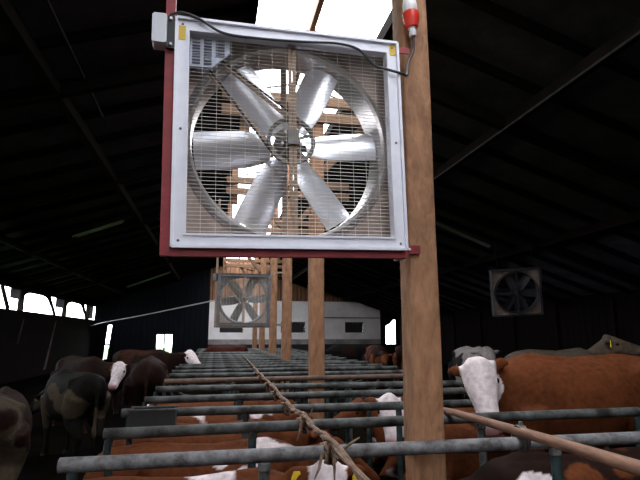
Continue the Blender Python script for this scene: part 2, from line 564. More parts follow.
# ------------------------------------------------------------------ timber posts and roof trusses
ORD = ['nearest', 'second', 'third', 'fourth', 'fifth', 'sixth']
posts = [(1.305, 3.1), (1.585, 7.98), (1.76, 12.72), (1.935, 17.42), (1.99, 22.1), (2.05, 27.0)]
PW = [0.10, 0.116, 0.118, 0.125, 0.118, 0.118]
plab = ['big nearest timber post holding the large fan and red plug',
        'second timber post, rising behind the brown rail', 'third timber post from the camera, carrying the far fan',
        'fourth timber post, just right of the far fan', 'fifth slim timber post seen behind the far fan',
        'last timber post in the row before the white wall']
for i, (px, py) in enumerate(posts):
    rng = random.Random(i)
    mb = MB()
    # tapering, slightly irregular squared timber
    z0, z1, n = 0.0, 6.55, 12
    rings = []
    for k in range(n + 1):
        z = z0 + (z1 - z0) * k / n
        w = PW[i] + rng.uniform(-0.003, 0.003)
        rings.append(((rng.uniform(-0.005, 0.005), rng.uniform(-0.004, 0.004), z), (1, 0, 0), (0, 1, 0), w, PW[i], 9.0))
    mb.loft(rings)
    o = mb.build('timber_post', 'wood', None, 'all')
    o.data.set_sharp_from_angle(angle=math.radians(50))
    o.location = (px, py, 0)
    tag(o, plab[i], 'post', 'timber posts under the ridge')

trlab = ['roof truss over the nearest post and large fan', 'roof truss over the second post, crossing behind the fan blades',
         'roof truss over the third post with lower tie beams', 'roof truss over the fourth post', 'roof truss over the fifth post',
         'roof truss over the last post']
for i, (px, py) in enumerate(posts):
    t = thing('roof_truss', trlab[i], 'roof truss', (px, py, 5.3), group='roof trusses over the posts')
    c = 0.01
    hw = 1.62
    for z in (0.27, -0.02):
        MB().beam((-hw, -0.165, z), (hw, -0.165, z), 0.08, 0.18, c).build('collar_beam', 'wood_y', t)
    for s in (-1, 1):
        x = RX - px + s * 1.14
        MB().beam((x, 0.05, -0.3), (x, 0.05, 1.12), 0.17, 0.14, c).build('queen_post', 'wood', t)
    # principal rafters
    MB().beam((SL - px - 0.05, 0, SZ - 5.3 - 0.3), (XL + 0.1 - px, 0, roof_z(XL + 0.1) - 5.3 - 0.3), 0.14, 0.22).build('principal_rafter', 'darkwood', t)
    MB().beam((SR - px + 0.05, 0, SZ - 5.3 - 0.3), (XR - 0.1 - px, 0, roof_z(XR - 0.1) - 5.3 - 0.3), 0.14, 0.22).build('principal_rafter', 'darkwood', t)
    for s in (-1, 1):
        MB().beam((s * 0.12, 0, -0.9), (s * 1.0, 0, 0.12), 0.11, 0.13, c).build('knee_brace', 'wood_y', t)

# strip fittings under the roof slopes
def strip_light(a, b, label):
    a, b = Vector(a), Vector(b)
    d = (b - a)
    o = thing('strip_light', label, 'lamp', (a + b) / 2, group='unlit strip lights under the roof')
    MB().beam(-d / 2, d / 2, 0.10, 0.06).build('housing', 'pale', o)
    dn = Vector((0, 0, -0.055))
    MB().tube([-d / 2 * 0.96 + dn, d / 2 * 0.96 + dn], 0.02, 8).build('tube', 'pale', o, True)
strip_light((-5.49, 17.6, 4.55), (-3.08, 17.0, 5.34), 'unlit strip light on the left roof slope, nearer one')
strip_light((-5.43, 32.6, 4.57), (-2.82, 31.6, 5.44), 'unlit strip light on the left roof slope, far one')
strip_light((6.5, 14.2, 5.15), (8.6, 14.5, 4.47), 'unlit strip light on the right roof slope')


# ------------------------------------------------------------------ the fan
def make_fan():
    t = thing('barn_fan', 'large square galvanised fan with six blades fixed beside the near post', 'fan', group='hanging barn fans')
    HW, HH, DP = 0.69, 0.677, 0.34
    h = MB()
    h.span((-HW, 0, HH - 0.006), (HW, DP, HH)); h.span((-HW, 0, -HH), (HW, DP, -HH + 0.006))
    h.span((-HW, 0, -HH + 0.006), (-HW + 0.006, DP, HH - 0.006)); h.span((HW - 0.006, 0, -HH + 0.006), (HW, DP, HH - 0.006))
    h.build('housing', 'galv2', t)
    f = MB()
    b = 0.068
    def bar(x0, x1, z0, z1, y0=-0.012, y1=0.003):
        f.span((x0, y0, z0), (x1, y1, z1))
    bar(-HW, HW, HH - b, HH); bar(-HW, HW, -HH, -HH + b)
    bar(-HW, -HW + b, -HH + b, HH - b); bar(HW - b, HW, -HH + b, HH - b)
    # raised lips around the outside and inside of the frame
    for s in (-1, 1):
        bar(s * HW - 0.008, s * HW + 0.008, -HH, HH, -0.03, 0.02)
        bar(-HW, HW, s * HH - 0.008, s * HH + 0.008, -0.03, 0.02)
        xi = s * (HW - b)
        bar(xi - 0.006, xi + 0.006, -HH + b, HH - b, -0.022, 0.05)
        zi = s * (HH - b)
        bar(-HW + b, HW - b, zi - 0.006, zi + 0.006, -0.022, 0.05)
    fr = f.build('front_frame', 'galv', t)
    for sx in (-1, 1):
        for sz in (-1, 0, 1):
            MB().lathe([(0.0, -0.017), (0.006, -0.017), (0.008, -0.012), (0.008, -0.005)], (sx * (HW - b / 2), 0, sz * (HH - b / 2)), 'y', 10).build('bolt', 'steel', fr)
    # orifice plate with round hole and flared ring
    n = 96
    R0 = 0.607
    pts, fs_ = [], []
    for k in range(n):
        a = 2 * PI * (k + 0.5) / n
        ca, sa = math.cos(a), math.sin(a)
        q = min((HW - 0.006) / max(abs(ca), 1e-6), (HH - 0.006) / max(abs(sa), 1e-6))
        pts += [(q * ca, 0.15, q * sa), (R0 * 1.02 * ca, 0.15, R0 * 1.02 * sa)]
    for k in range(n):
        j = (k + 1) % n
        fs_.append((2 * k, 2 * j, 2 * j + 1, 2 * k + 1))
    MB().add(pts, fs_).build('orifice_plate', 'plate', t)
    MB().lathe([(R0 + 0.06, 0.146), (R0 + 0.05, 0.13), (R0 + 0.03, 0.112), (R0 + 0.012, 0.10), (R0 - 0.004, 0.115), (R0 - 0.008, 0.15), (R0 - 0.008, 0.33), (R0 - 0.002, 0.335), (R0 + 0.004, 0.33), (R0 + 0.004, 0.155)],
               (0, 0, 0), 'y', 96).build('venturi_ring', 'galv2', t, True)
    # blades: wide twisted paddles
    HUBY = 0.225
    for k in range(6):
        ang = math.radians(5 + 60 * k)
        er = Vector((math.cos(ang), 0, math.sin(ang)))
        et = Vector((-math.sin(ang), 0, math.cos(ang)))
        ey = Vector((0, 1, 0))
        nu, nv = 12, 8
        top, bot = [], []
        for i in range(nu + 1):
            u = i / nu
            r = 0.115 + (0.588 - 0.115) * u
            ch = 0.165 + 0.072 * min(1, u * 3.2) ** 0.8 - 0.006 * max(0, u - 0.75) * 4
            pit = math.radians(36 - 14 * u)
            for j in range(nv + 1):
                v = j / nv - 0.5
                rr_ = r
                # rounded outer corners following the ring
                if i == nu:
                    rr_ = math.sqrt(max(0.588 ** 2 - (v * ch * math.cos(pit)) ** 2, 0))
                cam_ = -0.042 * (1 - (2 * v) ** 2)
                p = er * rr_ + et * (v * ch * math.cos(pit) - cam_ * math.sin(pit)) + ey * (HUBY + v * ch * math.sin(pit) + cam_ * math.cos(pit))
                nrm = (ey * math.cos(pit) - et * math.sin(pit)) * 0.003
                top.append(p - nrm)
                bot.append(p + nrm)
        W_ = nv + 1
        N_ = len(top)
        fs_ = []
        for i in range(nu):
            for j in range(nv):
                a = i * W_ + j
                fs_.append((a, a + 1, a + W_ + 1, a + W_))
                fs_.append((N_ + a, N_ + a + W_, N_ + a + W_ + 1, N_ + a + 1))
        for i in range(nu):
            for j in (0, nv):
                a = i * W_ + j
                fs_.append((a, a + W_, N_ + a + W_, N_ + a))
        for j in range(nv):
            for i in (0, nu):
                a = i * W_ + j
                fs_.append((a, a + 1, N_ + a + 1, N_ + a))
        bl = MB().add(top + bot, fs_).build('blade', 'alu', t, True)
        MB().beam(er * 0.05 + ey * HUBY, er * 0.22 + ey * (HUBY + 0.012), 0.045, 0.012, 0.002, up=tuple(ey)).build('blade_bracket', 'steel', bl)
    hub = MB().lathe([(0.0, 0.15), (0.05, 0.15), (0.085, 0.165), (0.095, 0.2), (0.095, 0.25), (0.07, 0.28), (0.0, 0.28)], (0, 0, 0), 'y', 32).build('hub', 'steel', t, True)
    # big belt pulley with spokes
    pu = MB().lathe([(0.128, 0.062), (0.148, 0.058), (0.150, 0.066), (0.140, 0.075), (0.150, 0.084), (0.148, 0.092), (0.128, 0.088)], (0, 0, 0), 'y', 40, closed=True)
    pulley = pu.build('pulley', 'steel', t, True)
    for k in range(5):
        a = math.radians(20 + 72 * k)
        MB().beam((0.03 * math.cos(a), 0.075, 0.03 * math.sin(a)), (0.132 * math.cos(a), 0.075, 0.132 * math.sin(a)), 0.02, 0.012, 0.002, up=(0, 1, 0)).build('spoke', 'steel', pulley)
    MB().lathe([(0.0, 0.045), (0.03, 0.045), (0.04, 0.055), (0.04, 0.15), (0.0, 0.15)], (0, 0, 0), 'y', 24).build('pulley_boss', 'steel', pulley, True)
    for k in range(5):
        a = math.radians(56 + 72 * k)
        MB().lathe([(0.0, 0.04), (0.008, 0.04), (0.01, 0.052), (0.01, 0.07)], (0.062 * math.cos(a), 0.012, 0.062 * math.sin(a)), 'y', 8).build('hub_bolt', 'galv', pulley, True)
    # motor behind a louvred cover in the top left corner
    mx, mz = -0.515, 0.50
    mo = MB().lathe([(0.0, 0.075), (0.075, 0.075), (0.085, 0.09), (0.085, 0.145), (0.0, 0.145)], (mx, 0, mz), 'y', 28).build('motor', 'motor', t, True)
    MB().lathe([(0.02, 0.062), (0.038, 0.062), (0.032, 0.07), (0.038, 0.079), (0.02, 0.079)], (mx, 0, mz), 'y', 20).build('motor_pulley', 'steel', mo, True)
    cv = MB()
    cv.prism([(mx - 0.098, mz - 0.09), (mx + 0.03, mz - 0.09), (mx + 0.135, mz + 0.01), (mx + 0.135, mz + 0.095), (mx - 0.098, mz + 0.095)], 'y', 0.032, 0.05)
    cover = cv.build('motor_cover', 'motor', t)
    for r in range(9):
        z = mz + 0.078 - r * 0.0185
        for cx in (-0.062, 0.005, 0.078):
            if cx > 0.05 and z < mz - 0.02:
                continue
            w = 0.052 if cx > 0.05 else 0.046
            MB().span((mx + cx - w / 2, 0.026, z - 0.0045), (mx + cx + w / 2, 0.033, z + 0.0045)).build('louver_slot', 'slot', cover)
    # belt: two straight strands tangent to both pulleys and the wraps
    d = Vector((-mx, 0, -mz))
    L = d.length
    dn = d.normalized()
    pn = Vector((-dn.z, 0, dn.x))
    R1, R2 = 0.036, 0.146
    al = math.asin((R2 - R1) / L)
    bpts = []
    for k in range(17):
        th = PI / 2 - al + (PI + 2 * al) * 0 + (PI + 2 * al) * k / 16 if False else None
    ns = 24
    a0 = math.atan2(dn.z, dn.x)
    loop = []
    phi = PI / 2 + al
    for k in range(ns + 1):             # around the big pulley, far side
        th = a0 - phi + 2 * phi * k / ns
        loop.append(Vector((R2 * math.cos(th), 0.075, R2 * math.sin(th))))
    phi2 = PI / 2 - al
    for k in range(9):                  # around the motor pulley
        th = a0 + PI - phi2 + 2 * phi2 * k / 8
        loop.append(Vector((mx + R1 * math.cos(th), 0.070, mz + R1 * math.sin(th))))
    loop.append(loop[0])
    MB().tube(loop, 0.007, 8, caps=False).build('drive_belt', 'rubber', t, True)
    # belt tension arms beside the strands
    for s in (-1, 1):
        o_ = pn * (0.052 * s)
        MB().beam(Vector((mx, 0.098, mz)) + o_ + dn * 0.05, Vector((0, 0.098, 0)) + o_ * 2.2 - dn * 0.02, 0.022, 0.012, up=(0, 1, 0)).build('motor_arm', 'rustbar', t)
    # upright struts carrying the bearing
    for s in (-1, 1):
        MB().span((0.013 * s - 0.011, 0.02, -HH + 0.02), (0.013 * s + 0.011, 0.032, HH - 0.02)).build('strut', 'rustbar', t)
    MB().box((0, 0.012, 0), (0.07, 0.03, 0.09)).build('bearing_block', 'steel', t)
    MB().span((-0.02, DP - 0.02, -HH + 0.01), (0.02, DP - 0.01, HH - 0.01)).build('rear_strut', 'rustbar', t)
    # wire guard
    g = MB()
    x1, z1 = HW - b, HH - b
    nh = 54
    for k in range(1, nh):
        z = -z1 + 2 * z1 * k / nh
        g.tube([(-x1, 0.010, z), (x1, 0.010, z)], 0.0017, 4)
    nv_ = 15
    for k in range(1, nv_):
        x = -x1 + 2 * x1 * k / nv_
        g.tube([(x, 0.006, -z1), (x, 0.006, z1)], 0.0012, 4)
    tag(g.build('wire_guard', 'wire', t), 'fine wire guard across the fan front', kind='stuff')
    # stickers
    tag(MB().span((-HW + 0.012, -0.0145, HH - 0.135), (-HW + 0.052, -0.0122, HH - 0.045)).build('warning_sticker', 'yellow', t), 'yellow sticker on the top left of the frame')
    tag(MB().span((HW - 0.05, -0.0145, HH - 0.085), (HW - 0.012, -0.0122, HH - 0.015)).build('warning_sticker', 'yellow', t), 'yellow sticker on the top right of the frame')
    # switch box on the left upright
    bx = MB()
    bx.prism([(-0.815, 0.485), (-0.748, 0.485), (-0.742, 0.492), (-0.742, 0.655), (-0.748, 0.662), (-0.81, 0.662), (-0.822, 0.65), (-0.822, 0.495)], 'y', -0.07, 0.03)
    sb = tag(bx.build('switch_box', 'box', t), 'pale grey switch box beside the red upright')
    MB().span((-0.74, -0.03, 0.475), (-0.70, 0.03, 0.675)).build('switch_bracket', 'rubber', sb)
    for z in (0.495, 0.655):
        MB().lathe([(0, -0.045), (0.008, -0.045), (0.01, -0.03)], (-0.72, 0, z), 'y', 8).build('screw', 'galv', sb)
    # red steel frame
    r_ = MB()
    r_.span((-0.752, 0.0, -HH - 0.048), (-0.698, 0.06, HH + 2.0))
    tag(r_.build('frame_upright', 'red', t), 'red steel upright left of the fan')
    MB().span((-0.698, 0.0, -HH - 0.052), (0.69, 0.05, -HH - 0.008)).build('frame_bar', 'red', t)
    tab = MB()
    tab.span((0.69, 0.19, -HH + 0.0), (0.88, 0.20, -HH + 0.055))
    tab.span((0.692, 0.03, -HH - 0.05), (0.71, 0.20, -HH + 0.055))
    tl = tab.build('fixing_tab', 'red', t)
    MB().lathe([(0, 0.18), (0.009, 0.18), (0.011, 0.19)], (0.80, 0, -HH + 0.028), 'y', 8).build('bolt', 'galv', tl)
    tb2 = MB()
    tb2.span((0.64, 0.19, HH + 0.06), (0.87, 0.20, HH + 0.105))
    tb2.span((0.64, 0.18, HH), (0.69, 0.20, HH + 0.105))
    tag(tb2.build('fixing_tab', 'red', t), 'rusty red upper tab screwed to the post')
    return t


fan = make_fan()
S_F = 1.0
fan.location = (0.408, 2.744, 2.793)
fan.scale = (0.975,) * 3
fan.rotation_euler = (math.radians(1.68), math.radians(-1.67), math.radians(2.2))
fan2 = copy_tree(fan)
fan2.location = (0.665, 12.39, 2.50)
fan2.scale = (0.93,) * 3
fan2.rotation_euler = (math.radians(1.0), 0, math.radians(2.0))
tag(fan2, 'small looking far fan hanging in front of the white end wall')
for c_ in fan2.children:
    if c_.name.startswith('fixing_tab'):
        c_.scale.x = 1.22
def repaint(root, table):
    for o in [root] + list(root.children_recursive):
        if o.type == 'MESH':
            k = o.data.materials[0]
            for a, b in table.items():
                if k == M[a]:
                    o.data = o.data.copy()
                    o.data.materials[0] = M[b]
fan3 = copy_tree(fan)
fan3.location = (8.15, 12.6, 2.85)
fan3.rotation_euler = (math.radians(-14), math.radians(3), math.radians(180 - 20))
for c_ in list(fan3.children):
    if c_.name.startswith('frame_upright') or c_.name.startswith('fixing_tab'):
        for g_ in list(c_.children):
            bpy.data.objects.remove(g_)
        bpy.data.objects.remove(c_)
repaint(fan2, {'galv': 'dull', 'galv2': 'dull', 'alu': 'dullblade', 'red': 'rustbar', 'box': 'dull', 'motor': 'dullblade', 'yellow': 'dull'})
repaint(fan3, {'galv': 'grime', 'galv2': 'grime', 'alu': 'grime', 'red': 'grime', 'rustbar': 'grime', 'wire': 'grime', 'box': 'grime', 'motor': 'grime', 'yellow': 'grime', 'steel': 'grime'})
for sx in (-0.5, 0.5):
    MB().tube([(sx, 0.17, 0.68), (sx, 0.17, 2.15)], 0.012, 6).build('hanger', 'darkwood', fan3)
fan3.scale = (0.93,) * 3
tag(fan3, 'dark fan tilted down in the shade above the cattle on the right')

# cable with plug on the near post
def cat(pts, n=8):
    P = [Vector(p) for p in pts]
    P = [P[0]] + P + [P[-1]]
    out = []
    for i in range(1, len(P) - 2):
        for k in range(n):
            t = k / n
            p0, p1, p2, p3 = P[i - 1:i + 3]
            out.append(0.5 * ((2 * p1) + (-p0 + p2) * t + (2 * p0 - 5 * p1 + 4 * p2 - p3) * t * t + (-p0 + 3 * p1 - 3 * p2 + p3) * t ** 3))
    out.append(P[-2])
    return out
FM = Matrix.Translation(fan.location) @ fan.rotation_euler.to_matrix().to_4x4() @ Matrix.Scale(0.975, 4)
def fl(x, y, z):
    return FM @ Vector((x, y, z))
cab = thing('power_cable', 'black power cable along the fan top with red and white plug', 'cable', (1.33, 2.95, 3.4))
off = Vector(cab.location)
plug_base = Vector((1.262, 2.935, 3.675))
pts = [fl(-0.73, -0.035, 0.675), fl(-0.66, -0.036, 0.70), fl(-0.56, -0.036, 0.672), fl(-0.42, -0.036, 0.60), fl(-0.2, -0.036, 0.592), fl(0.05, -0.036, 0.602), fl(0.28, -0.036, 0.618),
       fl(0.42, -0.036, 0.592), fl(0.52, -0.036, 0.50), fl(0.62, -0.038, 0.475), fl(0.71, -0.032, 0.462), fl(0.765, 0.03, 0.485), fl(0.815, 0.11, 0.545), fl(0.85, 0.165, 0.65), plug_base + Vector((0.0, 0, -0.10)), plug_base]
MB().tube([p - off for p in cat(pts)], 0.008, 8).build('cord', 'rubber', cab, True)
tilt = Matrix.Scale(1.2, 4) @ Matrix.Rotation(math.radians(-4), 4, 'Y') @ Matrix.Rotation(math.radians(0), 4, 'X')
def plug_part(name, prof, m, par):
    me = MB().lathe(prof, (0, 0, 0), 'z', 24).mesh(name, m, True)
    o = link(name, me, par)
    o.matrix_local = Matrix.Translation(plug_base - off) @ tilt
    return o
pg = plug_part('plug_gland', [(0, 0), (0.016, 0), (0.02, 0.01), (0.02, 0.045), (0.026, 0.05)], 'plugwhite', cab)
plug_part('plug_body', [(0.026, 0.05), (0.034, 0.055), (0.044, 0.10), (0.047, 0.115), (0.047, 0.145), (0.040, 0.15), (0.040, 0.17)], 'plugred', cab)
plug_part('plug_collar', [(0.040, 0.15), (0.043, 0.155), (0.041, 0.20), (0.036, 0.23), (0.024, 0.30), (0.020, 0.32), (0, 0.322)], 'plugwhite', cab)


# ------------------------------------------------------------------ stall dividers
rails = [2.92, 3.80, 4.67, 5.62, 6.59, 7.76]
y = 8.75
while y < 24.5:
    rails.append(y)
    y += 0.98
WORDS = ['first', 'second', 'third', 'fourth', 'fifth', 'sixth', 'seventh', 'eighth', 'ninth', 'tenth', 'eleventh', 'twelfth', 'thirteenth',
         'fourteenth', 'fifteenth', 'sixteenth', 'seventeenth', 'eighteenth', 'nineteenth', 'twentieth', 'twenty-first', 'twenty-second', 'twenty-third', 'twenty-fourth']
RT = 1.0
for i_, ry in enumerate(rails):
    for _, py in posts:
        if abs(ry - py) < 0.19:
            rails[i_] = py - 0.19
for i, y in enumerate(rails):
    rng = random.Random(100 + i)
    lab = {0: 'nearest grey stall rail, passing in front of the big post', 5: 'sixth stall rail from the camera, rusty brown, before the second post'}.get(
        i, WORDS[i] + ' pipe stall divider from the camera')
    if i == len(rails) - 1:
        lab = 'farthest pipe stall divider of the row'
    t = thing('stall_divider', lab, 'stall divider', (1.42, y, 0), group='stall dividers across the row')
    m = {0: 'pipe_near', 5: 'rustpipe'}.get(i, 'pipe')
    x0, x1 = -2.14 + rng.uniform(-.04, .04), 2.14 + rng.uniform(-.03, .03)
    r = 0.038
    n = 9
    sag = rng.uniform(-.006, .006)
    pts = [(x0 + (x1 - x0) * k / (n - 1), rng.uniform(-.004, .004), RT + sag * math.sin(PI * k / (n - 1)) + (0.012 * (k - 4) / 4 if i % 2 else 0)) for k in range(n)]
    MB().tube(pts, r, 14).build('top_rail', m, t, True)
    legs = (-1.13, 0.64) if i else (-1.13, 0.66)
    for x in (-1.13, 0.66):
        MB().tube([(x, 0, 0.0), (x, 0, RT - 0.03)], 0.03, 12).build('leg', 'pipegreen' if (i + (x > 0)) % 2 else 'pipe', t, True)
        MB().lathe([(0.031, -0.075), (0.036, -0.07), (0.036, -0.035), (0.031, -0.03)], (x, 0, RT), 'z', 14).build('clamp', m, t, True)
    if i:
        MB().tube([(0.30, 0.0, 0.0), (0.30, 0.0, RT - 0.03)], 0.028, 12).build('leg', 'pipegreen', t, True)
    # lower loops of the divider
    MB().tube(cat([(0.66, 0, 0.58), (1.7, 0, 0.56), (2.02, 0, 0.62), (2.10, 0, 0.8), (2.10, 0, RT - 0.03)], 5), 0.026, 10).build('lower_loop', 'pipegreen', t, True)
    MB().tube(cat([(-1.13, 0, 0.56), (-1.75, 0, 0.55), (-2.02, 0, 0.62), (-2.10, 0, 0.8), (-2.10, 0, RT - 0.03)], 5), 0.026, 10).build('lower_loop', 'pipegreen', t, True)

# frayed rope tying the rails along the row
rp = thing('neck_rope', 'frayed tan rope knotted over the rails along the row', 'rope', (0.66, 2.9, 1.05))
ro = Vector(rp.location)
pts = []
rng = random.Random(5)
prev = None
pts.append((0.60, 1.9, 1.065))
for y in rails[:13]:
    xx = 0.655 + max(0, y - 5) * 0.016
    if prev is not None:
        pts.append((xx + rng.uniform(-.01, .01), (prev + y) / 2, 1.055 - rng.uniform(0.005, 0.02)))
    pts.append((xx + rng.uniform(-.012, .012), y, 1.062))
    prev = y
cp = cat(pts, 6)
for s, ph in ((0.011, 0.0), (0.011, PI)):
    tw = []
    for k, p in enumerate(cp):
        a = k * 0.9 + ph
        tw.append(p - ro + Vector((math.cos(a) * 0.010, 0, math.sin(a) * 0.010 + 0.006)))
    MB().tube(tw, 0.013, 7).build('strand', 'rope', rp, True)
for i, y in enumerate(rails[:7]):
    xx = 0.655 + max(0, y - 5) * 0.016
    turns = [3.0, 2, 2, 1.5, 2, 1.5, 1][i]
    wr_ = []
    nn = int(turns * 14)
    for k in range(nn + 1):
        a = 2 * PI * k / 14
        rr_ = 0.052 + 0.006 * math.sin(k * 1.7)
        wr_.append(Vector((xx - 0.03 + 0.06 * k / nn + 0.012 * math.sin(k * 2.3), y + rr_ * math.cos(a), RT + rr_ * math.sin(a))) - ro)
    MB().tube(wr_, 0.012, 6).build('knot', 'rope', rp, True)
for (x, y, dx, dz) in ((0.60, 2.86, -0.05, -0.14), (0.70, 2.86, 0.08, -0.10), (0.72, 2.88, 0.09, 0.06), (0.69, 3.8, 0.03, 0.09), (0.63, 3.76, -0.03, -0.12), (0.66, 2.86, 0.0, -0.16)):
    a = Vector((x, y - 0.03, RT + 0.03)) - ro
    MB().tube([a, a + Vector((dx * 0.5, -0.02, dz * 0.6)), a + Vector((dx, -0.015, dz))], [0.010, 0.008, 0.004], 6).build('frayed_end', 'rope', rp, True)

# wooden neck rail lying on the right hand rails
nr = thing('neck_rail', 'reddish wooden neck rail lying across the right hand rails', 'rail', (1.85, 2.9, 1.06))
MB().tube([(-0.08, 1.02, 0.012), (-0.04, 0.75, 0.01), (-0.01, 0.0, 0.012), (0.03, -0.8, 0.005), (0.05, -1.2, 0.0)], [0.020, 0.026, 0.03, 0.034, 0.036], 10).build('pole', 'rail_board', nr, True)
wr_ = []
for k in range(40):
    a = 2 * PI * k / 13
    wr_.append(Vector((-0.025 + 0.05 * k / 39, 0.062 * math.cos(a), -0.028 + 0.075 * math.sin(a))))
MB().tube(wr_, 0.006, 6).build('wire_tie', 'steel', nr, True)
MB().lathe([(0, 0.03), (0.012, 0.03), (0.012, 0.07), (0, 0.07)], (0.0, 0.0, 0.0), 'z', 8).build('bolt', 'steel', nr)

# dark water trough at the end of the third rail
tr = thing('water_trough', 'dark steel water trough at the left ends of the rails', 'trough', (-0.47, 4.53, 0.0))
q = MB()
q.span((-0.18, -0.13, 0.90), (0.18, -0.115, 1.05)); q.span((-0.18, 0.055, 0.90), (0.18, 0.04, 1.05))
q.span((-0.18, -0.13, 0.89), (0.18, 0.055, 0.90)); q.span((-0.18, -0.115, 0.90), (-0.165, 0.04, 1.05)); q.span((0.165, -0.115, 0.90), (0.18, 0.04, 1.05))
q.build('basin', 'trough', tr)
q = MB()
q.span((-0.19, -0.14, 1.05), (0.19, -0.11, 1.062)); q.span((-0.19, 0.035, 1.05), (0.19, 0.065, 1.062))
q.build('rim', 'pipe', tr)
for s in (-1, 1):
    MB().span((0.12 * s - 0.02, 0.055, 0.97), (0.12 * s + 0.02, 0.105, 1.0)).build('hook', 'trough', tr)

# pale line strung from the far fan to the left wall
tag(MB().tube(cat([(XL + 0.15, 34.4, 2.2), (-6.0, 29.5, 2.32), (-3.0, 22.5, 2.48), (0.72, 12.9, 2.68)], 6), 0.02, 8).build('hose_line', 'pale', None, True),
    'pale line strung from the left wall to the far fan', 'hose')


# ------------------------------------------------------------------ cattle
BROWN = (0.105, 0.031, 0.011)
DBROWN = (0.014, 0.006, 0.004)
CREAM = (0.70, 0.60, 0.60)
SHADED_GREY = (0.006, 0.005, 0.004)  # grey coat with the left alley's shade put into the colour
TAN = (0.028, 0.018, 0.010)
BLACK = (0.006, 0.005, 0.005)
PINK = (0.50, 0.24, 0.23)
SHADED_TAN = (0.05, 0.037, 0.024)  # pale tan patches darkened in colour for the alley shade
VOX = 0.026

def ring_path(pts, radii, side=None):
    """rings along a polyline, radii = (half width, half height)"""
    P = [Vector(p) for p in pts]
    out = []
    for i, p in enumerate(P):
        d = (P[min(i + 1, len(P) - 1)] - P[max(i - 1, 0)]).normalized()
        ref = Vector((0, 1, 0)) if side is None else side
        u = d.cross(ref)
        if u.length < 0.1:
            u = d.cross(Vector((1, 0, 0)))
        u.normalize()
        s = u.cross(d).normalized()
        a, b = radii[i] if isinstance(radii[i], tuple) else (radii[i], radii[i])
        out.append((p, s, u, a, b, 2.2))
    return out

